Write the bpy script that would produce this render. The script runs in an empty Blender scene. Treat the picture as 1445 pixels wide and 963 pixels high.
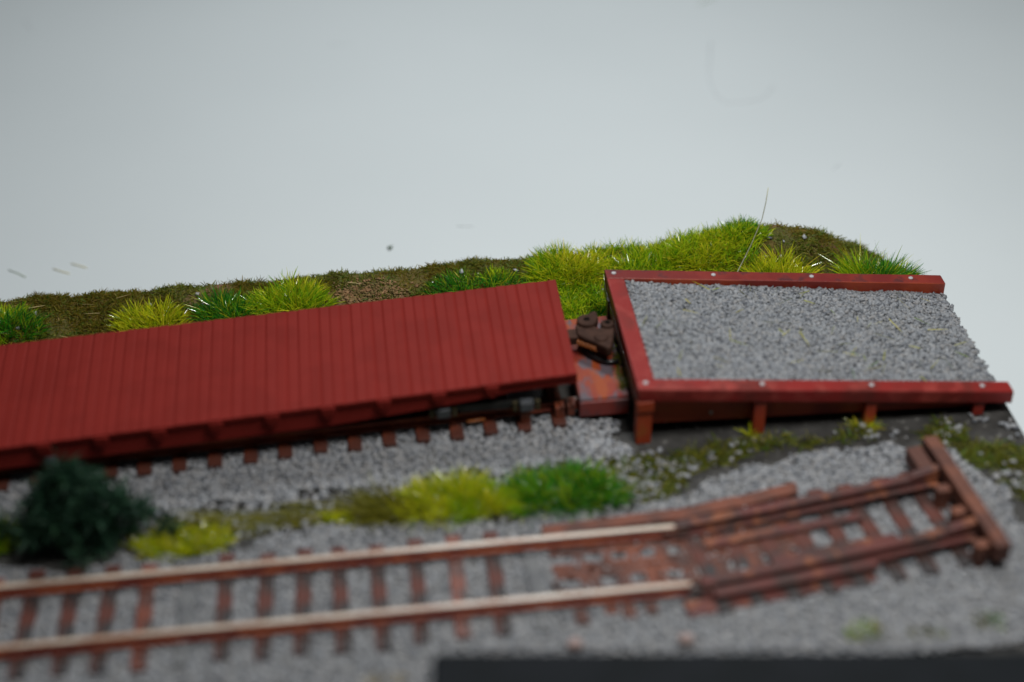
import bpy, bmesh, math, random
import numpy as np
from mathutils import Vector, Matrix

# one Blender unit = one centimetre of the model railway scene
SC = bpy.context.scene
COL = SC.collection
R = math.radians
random.seed(7)
rng = np.random.default_rng(11)

# ------------------------------------------------------------------ camera
cd = bpy.data.cameras.new('camera')
cam = bpy.data.objects.new('camera', cd)
COL.objects.link(cam)
cr = Vector((0.99402287, -0.10734727, -0.01987721))
cu = Vector((0.07911515, 0.58284822, 0.80872043))
cw = Vector((0.07522853, 0.80545919, -0.58785726))
M4 = Matrix((cr, cu, -cw)).transposed().to_4x4()
M4.translation = Vector((-2.84667563, -22.3865606, 22.244737))
cam.matrix_world = M4
cd.sensor_width = 36.0
cd.lens = 36.0 * 2219.3 / 1445.0
cd.clip_start = 0.5
cd.clip_end = 1000.0
cd.dof.use_dof = True
cd.dof.focus_distance = 38.9
cd.dof.aperture_fstop = 0.0553 / 1.0
cd.dof.aperture_blades = 0
SC.camera = cam

# ------------------------------------------------------------------ light
world = bpy.data.worlds.new("World")
SC.world = world
world.use_nodes = True
bg = world.node_tree.nodes['Background']
bg.inputs[0].default_value = (0.85, 0.95, 1.0, 1)
bg.inputs[1].default_value = 0.035


def area(name, loc, target, size, power, color):
    ld = bpy.data.lights.new(name, 'AREA')
    ld.shape = 'DISK'
    ld.size = size
    ld.energy = power
    ld.color = color
    o = bpy.data.objects.new(name, ld)
    COL.objects.link(o)
    o.location = loc
    d = Vector(target) - Vector(loc)
    o.rotation_euler = d.to_track_quat('-Z', 'Y').to_euler()
    return o


area('overhead_lamp', (8.5, -3.0, 31.0), (3.5, 4.5, 0.0), 11.0, 7600, (1.0, 0.985, 0.955))
area('back_lamp', (2.0, 33.0, 37.0), (1.0, 16.0, 0.0), 8.0, 9000, (0.96, 0.99, 1.0))
SC.view_settings.view_transform = 'Standard'
SC.view_settings.look = 'None'
SC.view_settings.exposure = 0.0
SC.view_settings.gamma = 1.0

# ------------------------------------------------------------------ materials
MATS = {}


def mat(name, c1, c2=None, rough=0.6, scale=3.0, lo=0.4, hi=0.6, bump=0.0, bscale=20.0, spec=0.5,
        c3=None, scale3=8.0, lo3=0.55, hi3=0.62, stretch=None, coat=0.0, detail=5.0):
    m = bpy.data.materials.new(name)
    m.use_nodes = True
    nt = m.node_tree
    N, Lk = nt.nodes, nt.links
    b = N['Principled BSDF']
    b.inputs['Roughness'].default_value = rough
    b.inputs['Specular IOR Level'].default_value = spec
    b.inputs['Coat Weight'].default_value = coat
    tc = N.new('ShaderNodeTexCoord')
    vec = tc.outputs['Object']
    if stretch:
        mp = N.new('ShaderNodeMapping')
        mp.inputs['Scale'].default_value = stretch
        Lk.new(vec, mp.inputs['Vector'])
        vec = mp.outputs['Vector']

    def noise(s, d=detail):
        n = N.new('ShaderNodeTexNoise')
        n.inputs['Scale'].default_value = s
        n.inputs['Detail'].default_value = d
        Lk.new(vec, n.inputs['Vector'])
        return n.outputs['Fac']

    def ramp(sock, a, z):
        r = N.new('ShaderNodeMapRange')
        r.inputs['From Min'].default_value = a
        r.inputs['From Max'].default_value = z
        Lk.new(sock, r.inputs['Value'])
        return r.outputs['Result']

    def mix(f, a, z):
        x = N.new('ShaderNodeMix')
        x.data_type = 'RGBA'
        Lk.new(f, x.inputs[0])
        for i, v in ((6, a), (7, z)):
            if isinstance(v, tuple):
                x.inputs[i].default_value = (*v, 1)
            else:
                Lk.new(v, x.inputs[i])
        return x.outputs[2]
    if c2 is None:
        b.inputs['Base Color'].default_value = (*c1, 1)
    else:
        col = mix(ramp(noise(scale), lo, hi), c1, c2)
        if c3 is not None:
            col = mix(ramp(noise(scale3), lo3, hi3), col, c3)
        Lk.new(col, b.inputs['Base Color'])
    if bump > 0:
        bp = N.new('ShaderNodeBump')
        bp.inputs['Strength'].default_value = bump
        bp.inputs['Distance'].default_value = 0.02
        Lk.new(noise(bscale, 4), bp.inputs['Height'])
        Lk.new(bp.outputs['Normal'], b.inputs['Normal'])
    MATS[name] = m
    return m


def island_mat(name, stops, rough=0.7, spec=0.4, transmit=0.0):
    """each loose piece of the mesh takes its own colour from the ramp"""
    m = bpy.data.materials.new(name)
    m.use_nodes = True
    N, Lk = m.node_tree.nodes, m.node_tree.links
    b = N['Principled BSDF']
    b.inputs['Roughness'].default_value = rough
    b.inputs['Specular IOR Level'].default_value = spec
    g = N.new('ShaderNodeNewGeometry')
    cr_ = N.new('ShaderNodeValToRGB')
    e = cr_.color_ramp.elements
    while len(e) < len(stops):
        e.new(0.5)
    for i, (p, c) in enumerate(stops):
        e[i].position = p
        e[i].color = (*c, 1)
    Lk.new(g.outputs['Random Per Island'], cr_.inputs['Fac'])
    Lk.new(cr_.outputs['Color'], b.inputs['Base Color'])
    if transmit:
        tr = N.new('ShaderNodeBsdfTranslucent')
        Lk.new(cr_.outputs['Color'], tr.inputs['Color'])
        mx = N.new('ShaderNodeMixShader')
        mx.inputs[0].default_value = transmit
        Lk.new(b.outputs[0], mx.inputs[1])
        Lk.new(tr.outputs[0], mx.inputs[2])
        Lk.new(mx.outputs[0], N['Material Output'].inputs['Surface'])
    MATS[name] = m
    return m


mat('table_white', (0.68, 0.735, 0.755), (0.65, 0.705, 0.725), rough=0.45, scale=0.10, lo=0.3, hi=0.7, spec=0.3)
mat('scuff', (0.60, 0.635, 0.655), rough=0.4)
mat('board', (0.038, 0.037, 0.035), (0.060, 0.058, 0.055), rough=0.6, scale=2.5, bump=0.4, bscale=14, spec=0.2,
    c3=(0.20, 0.195, 0.185), scale3=5.0, lo3=0.62, hi3=0.72)
mat('soil', (0.12, 0.085, 0.016), (0.075, 0.075, 0.012), rough=0.9, scale=1.6, bump=1.0, bscale=30,
    c3=(0.20, 0.105, 0.055), scale3=1.3, lo3=0.60, hi3=0.70)
mat('ballast_bed', (0.40, 0.405, 0.41), (0.34, 0.345, 0.35), rough=0.9, scale=9)
mat('fill_grey', (0.30, 0.305, 0.31), (0.25, 0.255, 0.26), rough=0.9, scale=9)
mat('car_red', (0.222, 0.0215, 0.0165), (0.198, 0.019, 0.0145), rough=0.6, scale=1.2, bump=0.12, bscale=40, spec=0.08)
mat('car_red_groove', (0.185, 0.0175, 0.0138), rough=0.7, spec=0.05)
mat('ramp_red', (0.25, 0.021, 0.018), (0.155, 0.024, 0.019), rough=0.46, scale=0.9, lo=0.45, hi=0.62, bump=0.35, bscale=26,
    c3=(0.33, 0.052, 0.042), scale3=1.9, lo3=0.52, hi3=0.70, spec=0.25)
mat('ramp_dark', (0.17, 0.020, 0.018), (0.24, 0.032, 0.022), rough=0.5, scale=1.1, bump=0.35, bscale=26,
    c3=(0.10, 0.024, 0.026), scale3=2.2, lo3=0.53, hi3=0.64, spec=0.25)
mat('ramp_orange', (0.36, 0.050, 0.014), (0.20, 0.018, 0.010), rough=0.45, scale=0.8, bump=0.35, bscale=24,
    c3=(0.32, 0.085, 0.02), scale3=2.4, lo3=0.60, hi3=0.74)
mat('wet_wood', (0.030, 0.020, 0.015), (0.075, 0.045, 0.030), rough=0.16, scale=4, stretch=(3, 3, 14), bump=1.0, bscale=9,
    c3=(0.16, 0.15, 0.15), scale3=6, lo3=0.60, hi3=0.68)
mat('platform_red', (0.22, 0.026, 0.020), (0.30, 0.058, 0.014), spec=0.25, rough=0.55, scale=1.1, lo=0.42, hi=0.6, bump=0.3, bscale=25,
    c3=(0.11, 0.085, 0.10), scale3=1.7, lo3=0.47, hi3=0.58, stretch=(2.2, 0.9, 1.0))
mat('platform_side', (0.14, 0.045, 0.045), (0.26, 0.035, 0.025), rough=0.4, scale=3.0, bump=0.3)
mat('bolt', (0.50, 0.50, 0.52), (0.36, 0.33, 0.33), rough=0.45, scale=20)
mat('tie_brown', (0.115, 0.026, 0.015), (0.035, 0.020, 0.016), rough=0.65, scale=1.5, lo=0.42, hi=0.62, bump=0.5, bscale=24,
    c3=(0.035, 0.032, 0.034), scale3=1.3, lo3=0.52, hi3=0.62)
mat('tie_orange', (0.21, 0.045, 0.018), (0.09, 0.025, 0.015), rough=0.5, scale=2.2, bump=0.5, bscale=24,
    c3=(0.05, 0.035, 0.03), scale3=1.6, lo3=0.58, hi3=0.66)
mat('tie_grey', (0.10, 0.105, 0.115), (0.16, 0.165, 0.17), rough=0.7, scale=3, bump=0.5)
mat('rust', (0.33, 0.078, 0.030), (0.19, 0.034, 0.020), rough=0.6, scale=1.6, bump=0.4, bscale=22)
mat('rail_top', (0.60, 0.50, 0.40), (0.42, 0.24, 0.15), rough=0.38, scale=1.0, lo=0.45, hi=0.75, spec=0.6)
mat('dark_rail', (0.060, 0.030, 0.020), (0.12, 0.045, 0.026), rough=0.5, scale=2)
mat('stop_rust', (0.12, 0.024, 0.018), (0.055, 0.022, 0.018), rough=0.6, scale=1.6, bump=0.6, bscale=18,
    c3=(0.26, 0.078, 0.028), scale3=2.3, lo3=0.54, hi3=0.66)
mat('stop_beam', (0.215, 0.074, 0.040), (0.10, 0.036, 0.024), rough=0.65, scale=1.3, bump=0.6, bscale=18)
mat('plank_rust', (0.20, 0.060, 0.032), (0.085, 0.034, 0.025), rough=0.7, scale=1.2, bump=0.6, bscale=18)
mat('coupler_brown', (0.042, 0.021, 0.015), (0.060, 0.030, 0.021), rough=0.75, scale=5, bump=0.25, bscale=30, spec=0.15)
mat('copper', (0.50, 0.16, 0.045), rough=0.35, spec=0.7)
mat('black', (0.012, 0.012, 0.013), rough=0.3)
mat('hole_shade', (0.010, 0.008, 0.007), rough=0.9, spec=0.0)  # painted shade for the inside of the coupler's pin holes
mat('truck_black', (0.010, 0.010, 0.010), (0.016, 0.015, 0.013), rough=0.55, scale=6)
mat('wheel_grey', (0.085, 0.092, 0.105), (0.05, 0.055, 0.06), rough=0.5, scale=5)
mat('olive_frame', (0.045, 0.035, 0.012), rough=0.7)
mat('charcoal', (0.006, 0.008, 0.010), (0.008, 0.010, 0.013), spec=0.12, rough=0.7, scale=1.0)
mat('pink_stone', (0.40, 0.30, 0.28), (0.34, 0.25, 0.23), rough=0.8, scale=5)
mat('fibre', (0.62, 0.64, 0.45), rough=0.35)
mat('straw', (0.46, 0.36, 0.15), rough=0.5)
mat('pale_green', (0.34, 0.42, 0.28), rough=0.5)
mat('pale_straw', (0.72, 0.66, 0.38), rough=0.5)
mat('crumb', (0.03, 0.09, 0.02), rough=0.8)
island_mat('clipping', [(0, (0.06, 0.15, 0.02)), (0.4, (0.28, 0.30, 0.03)), (1, (0.48, 0.42, 0.07))], 0.9, 0.05)
mat('stem', (0.03, 0.025, 0.015), rough=0.8)
mat('bare_brown', (0.30, 0.17, 0.08), (0.14, 0.10, 0.03), rough=0.9, scale=6)
STONE = [(0.0, (0.12, 0.13, 0.15)), (0.08, (0.22, 0.232, 0.255)), (0.3, (0.32, 0.333, 0.355)), (0.62, (0.37, 0.384, 0.405)), (0.85, (0.36, 0.35, 0.345)), (1.0, (0.43, 0.443, 0.462))]
island_mat('stone', STONE, rough=0.75, spec=0.35)
island_mat('stone_blue_grey', [(p, (c[0] * 0.80, c[1] * 0.81, c[2] * 0.82)) for p, c in STONE], rough=0.75, spec=0.3)
island_mat('grass_yellow', [(0, (0.16, 0.28, 0.010)), (0.3, (0.50, 0.60, 0.015)), (0.7, (0.72, 0.72, 0.02)), (0.9, (0.80, 0.66, 0.05)), (1, (0.12, 0.32, 0.015))], 0.15, 0.8, 0.26)
island_mat('grass_lime', [(0, (0.06, 0.22, 0.010)), (0.3, (0.26, 0.50, 0.012)), (0.6, (0.50, 0.68, 0.016)), (0.85, (0.74, 0.70, 0.03)), (1, (0.04, 0.20, 0.015))], 0.15, 0.8, 0.26)
island_mat('grass_green', [(0, (0.012, 0.10, 0.020)), (0.4, (0.04, 0.26, 0.018)), (0.7, (0.10, 0.40, 0.018)), (0.9, (0.40, 0.52, 0.02)), (1, (0.66, 0.60, 0.03))], 0.14, 0.85, 0.24)
island_mat('grass_olive', [(0, (0.11, 0.12, 0.014)), (0.5, (0.20, 0.20, 0.02)), (1, (0.34, 0.30, 0.03))], 0.4, 0.4, 0.3)
island_mat('moss_fibre', [(0, (0.13, 0.10, 0.010)), (0.4, (0.24, 0.17, 0.016)), (0.7, (0.17, 0.18, 0.012)), (0.92, (0.08, 0.14, 0.012)), (1, (0.40, 0.26, 0.08))], 0.7, 0.25, 0.3)
island_mat('ground_green', [(0, (0.07, 0.085, 0.010)), (0.35, (0.19, 0.17, 0.014)), (0.65, (0.08, 0.17, 0.014)), (1, (0.28, 0.24, 0.02))], 0.6, 0.4, 0.25)
island_mat('bush_leaf', [(0, (0.010, 0.034, 0.020)), (0.6, (0.020, 0.066, 0.038)), (1, (0.040, 0.11, 0.05))], 0.6, 0.3, 0.15)
M = MATS

# ------------------------------------------------------------------ building helpers
ORIGIN = {}


def tag(o, label=None, cat=None, group=None, kind=None):
    for k, v in (('label', label), ('category', cat), ('group', group), ('kind', kind)):
        if v:
            o[k] = v
    return o


def thing(name, loc, label, cat, group=None):
    o = bpy.data.objects.new(name, None)
    COL.objects.link(o)
    o.location = loc
    ORIGIN[o] = Vector(loc)
    o.empty_display_size = 0.2
    return tag(o, label, cat, group)


def link(name, me, parent=None, origin=None):
    o = bpy.data.objects.new(name, me)
    COL.objects.link(o)
    base = ORIGIN[parent] if parent else Vector((0, 0, 0))
    org = Vector(origin) if origin is not None else base
    ORIGIN[o] = org
    me.transform(Matrix.Translation(-org))
    o.location = org - base
    if parent:
        o.parent = parent
    return o


class MB:
    """collects shapes in centimetres and links them as ONE mesh object"""

    def __init__(s):
        s.v, s.f, s.m = [], [], []

    def add(s, vs, fs, mi=0):
        n = len(s.v)
        s.v += [tuple(v) for v in vs]
        s.f += [tuple(n + i for i in f) for f in fs]
        s.m += [mi] * len(fs)

    def hexa(s, p, mi=0):
        """p: 4 bottom corners then 4 top corners, counter-clockwise"""
        s.add(p, [(3, 2, 1, 0), (4, 5, 6, 7), (0, 1, 5, 4), (1, 2, 6, 5), (2, 3, 7, 6), (3, 0, 4, 7)], mi)

    def box(s, x0, x1, y0, y1, z0, z1, mi=0):
        s.hexa([(x0, y0, z0), (x1, y0, z0), (x1, y1, z0), (x0, y1, z0),
                (x0, y0, z1), (x1, y0, z1), (x1, y1, z1), (x0, y1, z1)], mi)

    def rbox(s, c, hx, hy, z0, z1, yaw, mi=0, dz=0.0):
        """box about c turned by yaw; dz raises its +x end"""
        ca, sa = math.cos(yaw), math.sin(yaw)
        q = []
        for z in (z0, z1):
            for a, b in ((-1, -1), (1, -1), (1, 1), (-1, 1)):
                x, y = a * hx, b * hy
                q.append((c[0] + x * ca - y * sa, c[1] + x * sa + y * ca, z + (dz if a > 0 else 0)))
        s.hexa(q, mi)

    def prism(s, outline, z0, z1, mi=0):
        n = len(outline)
        area2 = sum(outline[i][0] * outline[(i + 1) % n][1] - outline[(i + 1) % n][0] * outline[i][1] for i in range(n))
        if area2 < 0:
            outline = outline[::-1]
        v = [(x, y, z0) for x, y in outline] + [(x, y, z1) for x, y in outline]
        f = [tuple(range(n - 1, -1, -1)), tuple(range(n, 2 * n))]
        f += [(i, (i + 1) % n, n + (i + 1) % n, n + i) for i in range(n)]
        s.add(v, f, mi)

    def tube(s, pts, r, seg=8, mi=0):
        pts = [Vector(p) for p in pts]
        rs = r if isinstance(r, (list, tuple)) else [r] * len(pts)
        v = []
        for i, p in enumerate(pts):
            t = (pts[min(i + 1, len(pts) - 1)] - pts[max(i - 1, 0)]).normalized()
            a = t.cross(Vector((0, 0, 1)))
            if a.length < 1e-4:
                a = t.cross(Vector((1, 0, 0)))
            a.normalize()
            b = a.cross(t)
            for k in range(seg):
                w = 2 * math.pi * k / seg
                v.append(p + rs[i] * (math.cos(w) * a + math.sin(w) * b))
        f = []
        for i in range(len(pts) - 1):
            for k in range(seg):
                f.append((i * seg + k, i * seg + (k + 1) % seg, (i + 1) * seg + (k + 1) % seg, (i + 1) * seg + k))
        f.append(tuple(range(seg - 1, -1, -1)))
        f.append(tuple((len(pts) - 1) * seg + k for k in range(seg)))
        s.add(v, f, mi)

    def sweep(s, profile, pts, mis):
        """profile (y, z) carried along pts; mis: material of each profile edge"""
        pts = [Vector(p) for p in pts]
        n = len(profile)
        v = []
        for i, p in enumerate(pts):
            t = (pts[min(i + 1, len(pts) - 1)] - pts[max(i - 1, 0)])
            t.z = 0
            t.normalize()
            side = Vector((-t.y, t.x, 0))
            for y, z in profile:
                v.append(p + side * y + Vector((0, 0, z)))
        b = len(s.v)
        s.v += [tuple(q) for q in v]
        for i in range(len(pts) - 1):
            for k in range(n):
                s.f.append((b + i * n + k, b + (i + 1) * n + k, b + (i + 1) * n + (k + 1) % n, b + i * n + (k + 1) % n))
                s.m.append(mis[k])
        s.f.append(tuple(b + k for k in range(n)))
        s.m.append(mis[0])
        s.f.append(tuple(b + (len(pts) - 1) * n + k for k in range(n - 1, -1, -1)))
        s.m.append(mis[0])

    def build(s, name, mats, parent=None, bevel=0.0, smooth=False, origin=None, seg=2):
        me = bpy.data.meshes.new(name)
        me.from_pydata(s.v, [], s.f)
        if not isinstance(mats, (list, tuple)):
            mats = [mats]
        for m in mats:
            me.materials.append(m)
        if len(mats) > 1:
            me.polygons.foreach_set('material_index', s.m)
        bm = bmesh.new()
        bm.from_mesh(me)
        bmesh.ops.recalc_face_normals(bm, faces=bm.faces)
        bm.to_mesh(me)
        bm.free()
        if smooth:
            me.polygons.foreach_set('use_smooth', [True] * len(me.polygons))
        o = link(name, me, parent, origin)
        if bevel > 0:
            b = o.modifiers.new('bevel', 'BEVEL')
            b.width = bevel
            b.segments = seg
            b.limit_method = 'ANGLE'
        return o


def copy_child(o, parent, offset):
    c = o.copy()
    COL.objects.link(c)
    c.parent = parent
    c.location = o.location + Vector(offset)
    for ch in list(o.children):
        d = ch.copy()
        COL.objects.link(d)
        d.parent = c
    return c


def np_mesh(name, V, F, mats, mi=None, parent=None, smooth=False):
    """V (n,3), F (m,k) arrays straight into one mesh"""
    k = F.shape[1]
    me = bpy.data.meshes.new(name)
    me.vertices.add(len(V))
    me.vertices.foreach_set('co', V.astype(np.float32).ravel())
    me.loops.add(F.size)
    me.loops.foreach_set('vertex_index', F.astype(np.int32).ravel())
    me.polygons.add(len(F))
    me.polygons.foreach_set('loop_start', np.arange(0, F.size, k, dtype=np.int32))
    for m in (mats if isinstance(mats, list) else [mats]):
        me.materials.append(m)
    if mi is not None:
        me.polygons.foreach_set('material_index', mi.astype(np.int32))
    me.update(calc_edges=True)
    if smooth:
        me.polygons.foreach_set('use_smooth', np.ones(len(F), dtype=bool))
    return link(name, me, parent)


def pieces(P, size, flat=0.7, jitter=0.28, tilt=3.14):
    """angular chips at the points P: jittered boxes, triangulated"""
    n = len(P)
    cube = np.array([(-1, -1, -1), (1, -1, -1), (1, 1, -1), (-1, 1, -1), (-1, -1, 1), (1, -1, 1), (1, 1, 1), (-1, 1, 1)], float) * 0.5
    V = cube[None] * (1 + 0.0 * rng.random((n, 8, 1))) + rng.uniform(-jitter, jitter, (n, 8, 3))
    dims = np.stack([rng.uniform(0.75, 1.5, n), rng.uniform(0.6, 1.0, n), rng.uniform(0.5, 0.9, n) * flat], 1)
    V *= (dims * np.asarray(size).reshape(-1, 1))[:, None, :]
    a, b, c = rng.uniform(0, 6.28, n), rng.normal(0, 0.32, n), rng.normal(0, 0.32, n)
    ca, sa, cb, sb, cc, sc = np.cos(a), np.sin(a), np.cos(b), np.sin(b), np.cos(c), np.sin(c)
    Rz = np.zeros((n, 3, 3)); Rz[:, 0, 0] = ca; Rz[:, 0, 1] = -sa; Rz[:, 1, 0] = sa; Rz[:, 1, 1] = ca; Rz[:, 2, 2] = 1
    Rx = np.zeros((n, 3, 3)); Rx[:, 1, 1] = cb; Rx[:, 1, 2] = -sb; Rx[:, 2, 1] = sb; Rx[:, 2, 2] = cb; Rx[:, 0, 0] = 1
    Ry = np.zeros((n, 3, 3)); Ry[:, 0, 0] = cc; Ry[:, 0, 2] = sc; Ry[:, 2, 0] = -sc; Ry[:, 2, 2] = cc; Ry[:, 1, 1] = 1
    V = np.einsum('nij,nkj->nki', Rz @ Rx @ Ry, V) + P[:, None, :]
    tri = np.array([(3, 2, 1), (3, 1, 0), (4, 5, 6), (4, 6, 7), (0, 1, 5), (0, 5, 4), (1, 2, 6), (1, 6, 5), (2, 3, 7), (2, 7, 6), (3, 0, 4), (3, 4, 7)])
    F = (np.arange(n)[:, None, None] * 8 + tri[None]).reshape(-1, 3)
    return V.reshape(-1, 3), F


def blades(P, D, length, width, droop=0.3):
    """grass blades from P along unit D: three-segment tapered strips with a bend"""
    n = len(P)
    length = np.asarray(length).reshape(-1, 1)
    width = np.asarray(width).reshape(-1, 1)
    up = np.array([0, 0, 1.0])
    side = np.cross(D, rng.normal(size=(n, 3)))
    side /= np.linalg.norm(side, axis=1, keepdims=True) + 1e-9
    out = D * [1, 1, 0]
    rows = []
    for t, wd in ((0, 1.0), (0.4, 0.95), (0.75, 0.7), (1.0, 0.18)):
        c = P + D * length * t + (out * 0.9 - up * 0.5) * (length * droop * t * t)
        rows += [c - side * width * wd * 0.5, c + side * width * wd * 0.5]
    V = np.stack(rows, 1)
    q = np.array([(0, 1, 3, 2), (2, 3, 5, 4), (4, 5, 7, 6)])
    F = (np.arange(n)[:, None, None] * 8 + q[None]).reshape(-1, 4)
    return V.reshape(-1, 3), F


def inside(poly, x, y):
    poly = np.asarray(poly, float)
    r = np.zeros(len(x), bool)
    j = len(poly) - 1
    for i in range(len(poly)):
        xi, yi = poly[i]
        xj, yj = poly[j]
        c = ((yi > y) != (yj > y)) & (x < (xj - xi) * (y - yi) / (yj - yi + 1e-12) + xi)
        r ^= c
        j = i
    return r


_perm = rng.random((64, 64))


def vnoise(x, y):
    """smooth value noise"""
    xi, yi = np.floor(x).astype(int), np.floor(y).astype(int)
    fx, fy = x - xi, y - yi
    fx, fy = fx * fx * (3 - 2 * fx), fy * fy * (3 - 2 * fy)
    g = lambda a, b: _perm[a % 64, b % 64]
    return (g(xi, yi) * (1 - fx) * (1 - fy) + g(xi + 1, yi) * fx * (1 - fy) + g(xi, yi + 1) * (1 - fx) * fy + g(xi + 1, yi + 1) * fx * fy)


# ------------------------------------------------------------------ the setting
TZ = -1.5
mb = MB()
mb.add([(-160, -9.5, TZ), (180, -9.5, TZ), (180, 220, TZ), (-160, 220, TZ)], [(0, 1, 2, 3)])
tag(mb.build('tabletop', M['table_white']), kind='structure')

# diorama board: one slab, dark painted
mb = MB()
mb.box(-19.0, 10.86, -3.4, 9.6, TZ + 0.004, 0.0)
tag(mb.build('ground', M['board'], bevel=0.14, seg=3), kind='structure')


def smooth(a, b, x):
    t = np.clip((x - a) / (b - a), 0, 1)
    return t * t * (3 - 2 * t)


RX = [-19, -12.4, -7.6, -4, 0.8, 2.8, 4.6, 6.2, 7.5, 8.5, 9.4, 10.1, 10.9]
RZ = [0.28, 0.28, 0.25, 0.33, 0.38, 0.42, 0.56, 0.84, 0.84, 0.50, -0.10, -0.55, -1.0]


def ridge(x):
    a = np.interp(x, RX, RZ)
    b = (np.interp(x - 0.35, RX, RZ) + np.interp(x + 0.35, RX, RZ)) / 2
    return 0.5 * a + 0.5 * b


def emb_z(x, y):
    r = ridge(x)
    front = 0.02 + (r - 0.02) * smooth(8.9, 10.9, y)
    back = r + (TZ - r) * smooth(11.0, 12.3, y) ** 1.1
    z = np.where(y < 11.0, front, back)
    return z + (vnoise(x * 1.7, y * 1.7) - 0.5) * 0.16 * smooth(8.8, 9.5, y) + (vnoise(x * 5, y * 5) - 0.5) * 0.05


nx, ny = 420, 70
gx, gy = np.meshgrid(np.linspace(-19, 10.86, nx), np.linspace(8.7, 12.35, ny), indexing='ij')
gz = emb_z(gx, gy)
gz = np.where(gy < 8.75, -0.02, gz)
V = np.stack([gx.ravel(), gy.ravel(), gz.ravel()], 1)
ii = (np.arange(nx - 1)[:, None] * ny + np.arange(ny - 1)[None]).ravel()
F = np.stack([ii, ii + ny, ii + ny + 1, ii + 1], 1)
nb = len(V)
edge = np.arange((nx - 1) * ny, nx * ny)                 # close the right-hand end down to the table
V = np.vstack([V, np.c_[V[edge][:, :2], np.full(len(edge), TZ)]])
k = np.arange(ny - 1)
F = np.vstack([F, np.stack([edge[k], nb + k, nb + k + 1, edge[k + 1]], 1)])
tag(np_mesh('terrain', V, F, M['soil'], smooth=True), kind='structure')

# ballast beds, low mounded sheets under the stones
FRONT = [(-19, -3.1), (10.5, -3.1), (10.4, -1.8), (9.9, -0.2), (9.5, 2.0), (8.7, 2.85), (6.6, 3.1), (4.6, 2.75), (3.2, 2.1), (2.4, 1.80),
         (-0.1, 1.75), (-2.5, 1.9), (-4.7, 1.9), (-6.4, 1.62), (-9.2, 1.5), (-12, 1.65), (-19, 1.4)]
BACK = [(-19, 2.6), (-12, 2.8), (-8.7, 2.95), (-6.2, 3.05), (-3, 3.15), (-1.6, 3.4), (0.1, 3.3), (1.7, 3.3), (2.05, 3.6), (1.9, 4.5), (1.0, 5.0), (1.0, 7.9), (-19, 7.2)]
for poly, z in ((FRONT, 0.022), (BACK, 0.026)):
    cx = sum(p[0] for p in poly) / len(poly)
    cy = sum(p[1] for p in poly) / len(poly)
    mb = MB()
    mb.prism([(x + (0.35 if x < cx else -0.35), y + (0.32 if y < cy else -0.32)) for x, y in poly], 0.004, z)
    tag(mb.build('ballast_ground', M['ballast_bed']), kind='structure')


def scatter(poly, density, fn=None):
    p = np.asarray(poly)
    x0, y0, x1, y1 = p[:, 0].min() - .3, p[:, 1].min() - .3, p[:, 0].max() + .3, p[:, 1].max() + .3
    n = int((x1 - x0) * (y1 - y0) * density)
    x, y = rng.uniform(x0, x1, n), rng.uniform(y0, y1, n)
    dx = (vnoise(x * 2.2 + 9, y * 2.2) - 0.5) * 0.5
    dy = (vnoise(x * 2.2, y * 2.2 + 17) - 0.5) * 0.5
    k = inside(poly, x + dx, y + dy)
    if fn is not None:
        k &= fn(x, y)
    return x[k], y[k]


vis = lambda x, y: (x > -13.2 - 0.06 * y) & (x < 11)
x, y = scatter(FRONT, 420, lambda x, y: vis(x, y) & (y > -2.9))
P = np.stack([x, y, 0.03 + 0.06 * rng.random(len(x))], 1)
V, F = pieces(P, rng.uniform(0.042, 0.078, len(x)))
tag(np_mesh('ballast', V, F, M['stone']), 'fine pale grey ballast between and around the rusty front track', 'ballast', kind='stuff')
x, y = scatter(BACK, 380, lambda x, y: vis(x, y) & (y < 5.6))
P = np.stack([x, y, 0.03 + 0.07 * rng.random(len(x))], 1)
V, F = pieces(P, rng.uniform(0.048, 0.088, len(x)))
tag(np_mesh('ballast', V, F, M['stone']), 'fine grey ballast along the track under the flat wagon', 'ballast', kind='stuff')

n = 900
x, y = rng.uniform(-9, 2.2, n), rng.uniform(1.7, 3.4, n)
V, F = pieces(np.stack([x, y, 0.02 + 0.03 * rng.random(n)], 1), rng.uniform(0.06, 0.11, n))
tag(np_mesh('loose_gravel', V, F, M['stone']), 'stray pale stones along the grassy strip between the tracks', 'gravel', kind='stuff')
n = 26
x, y = rng.uniform(-12, 9, n), rng.uniform(9.4, 10.8, n)
V, F = pieces(np.stack([x, y, emb_z(x, y) + 0.05], 1), rng.uniform(0.06, 0.12, n))
tag(np_mesh('loose_gravel', V, F, M['stone']), 'few pale stones scattered over the mossy bank', 'gravel', kind='stuff')
n = 26
x, y = rng.uniform(-12.5, 3, n), rng.uniform(9.4, 10.8, n)
a = rng.normal(0, .5, n) + np.pi * (rng.random(n) < .5)
V, F = blades(np.stack([x, y, emb_z(x, y) + 0.08], 1), np.stack([np.cos(a), np.sin(a) * .6, np.full(n, .05)], 1), rng.uniform(0.25, 0.55, n), rng.uniform(0.012, 0.022, n), 0.05)
tag(np_mesh('dry_grass', V, F, M['straw']), 'dry straw fibres lying on the mossy bank', 'dry grass', kind='stuff')

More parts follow.
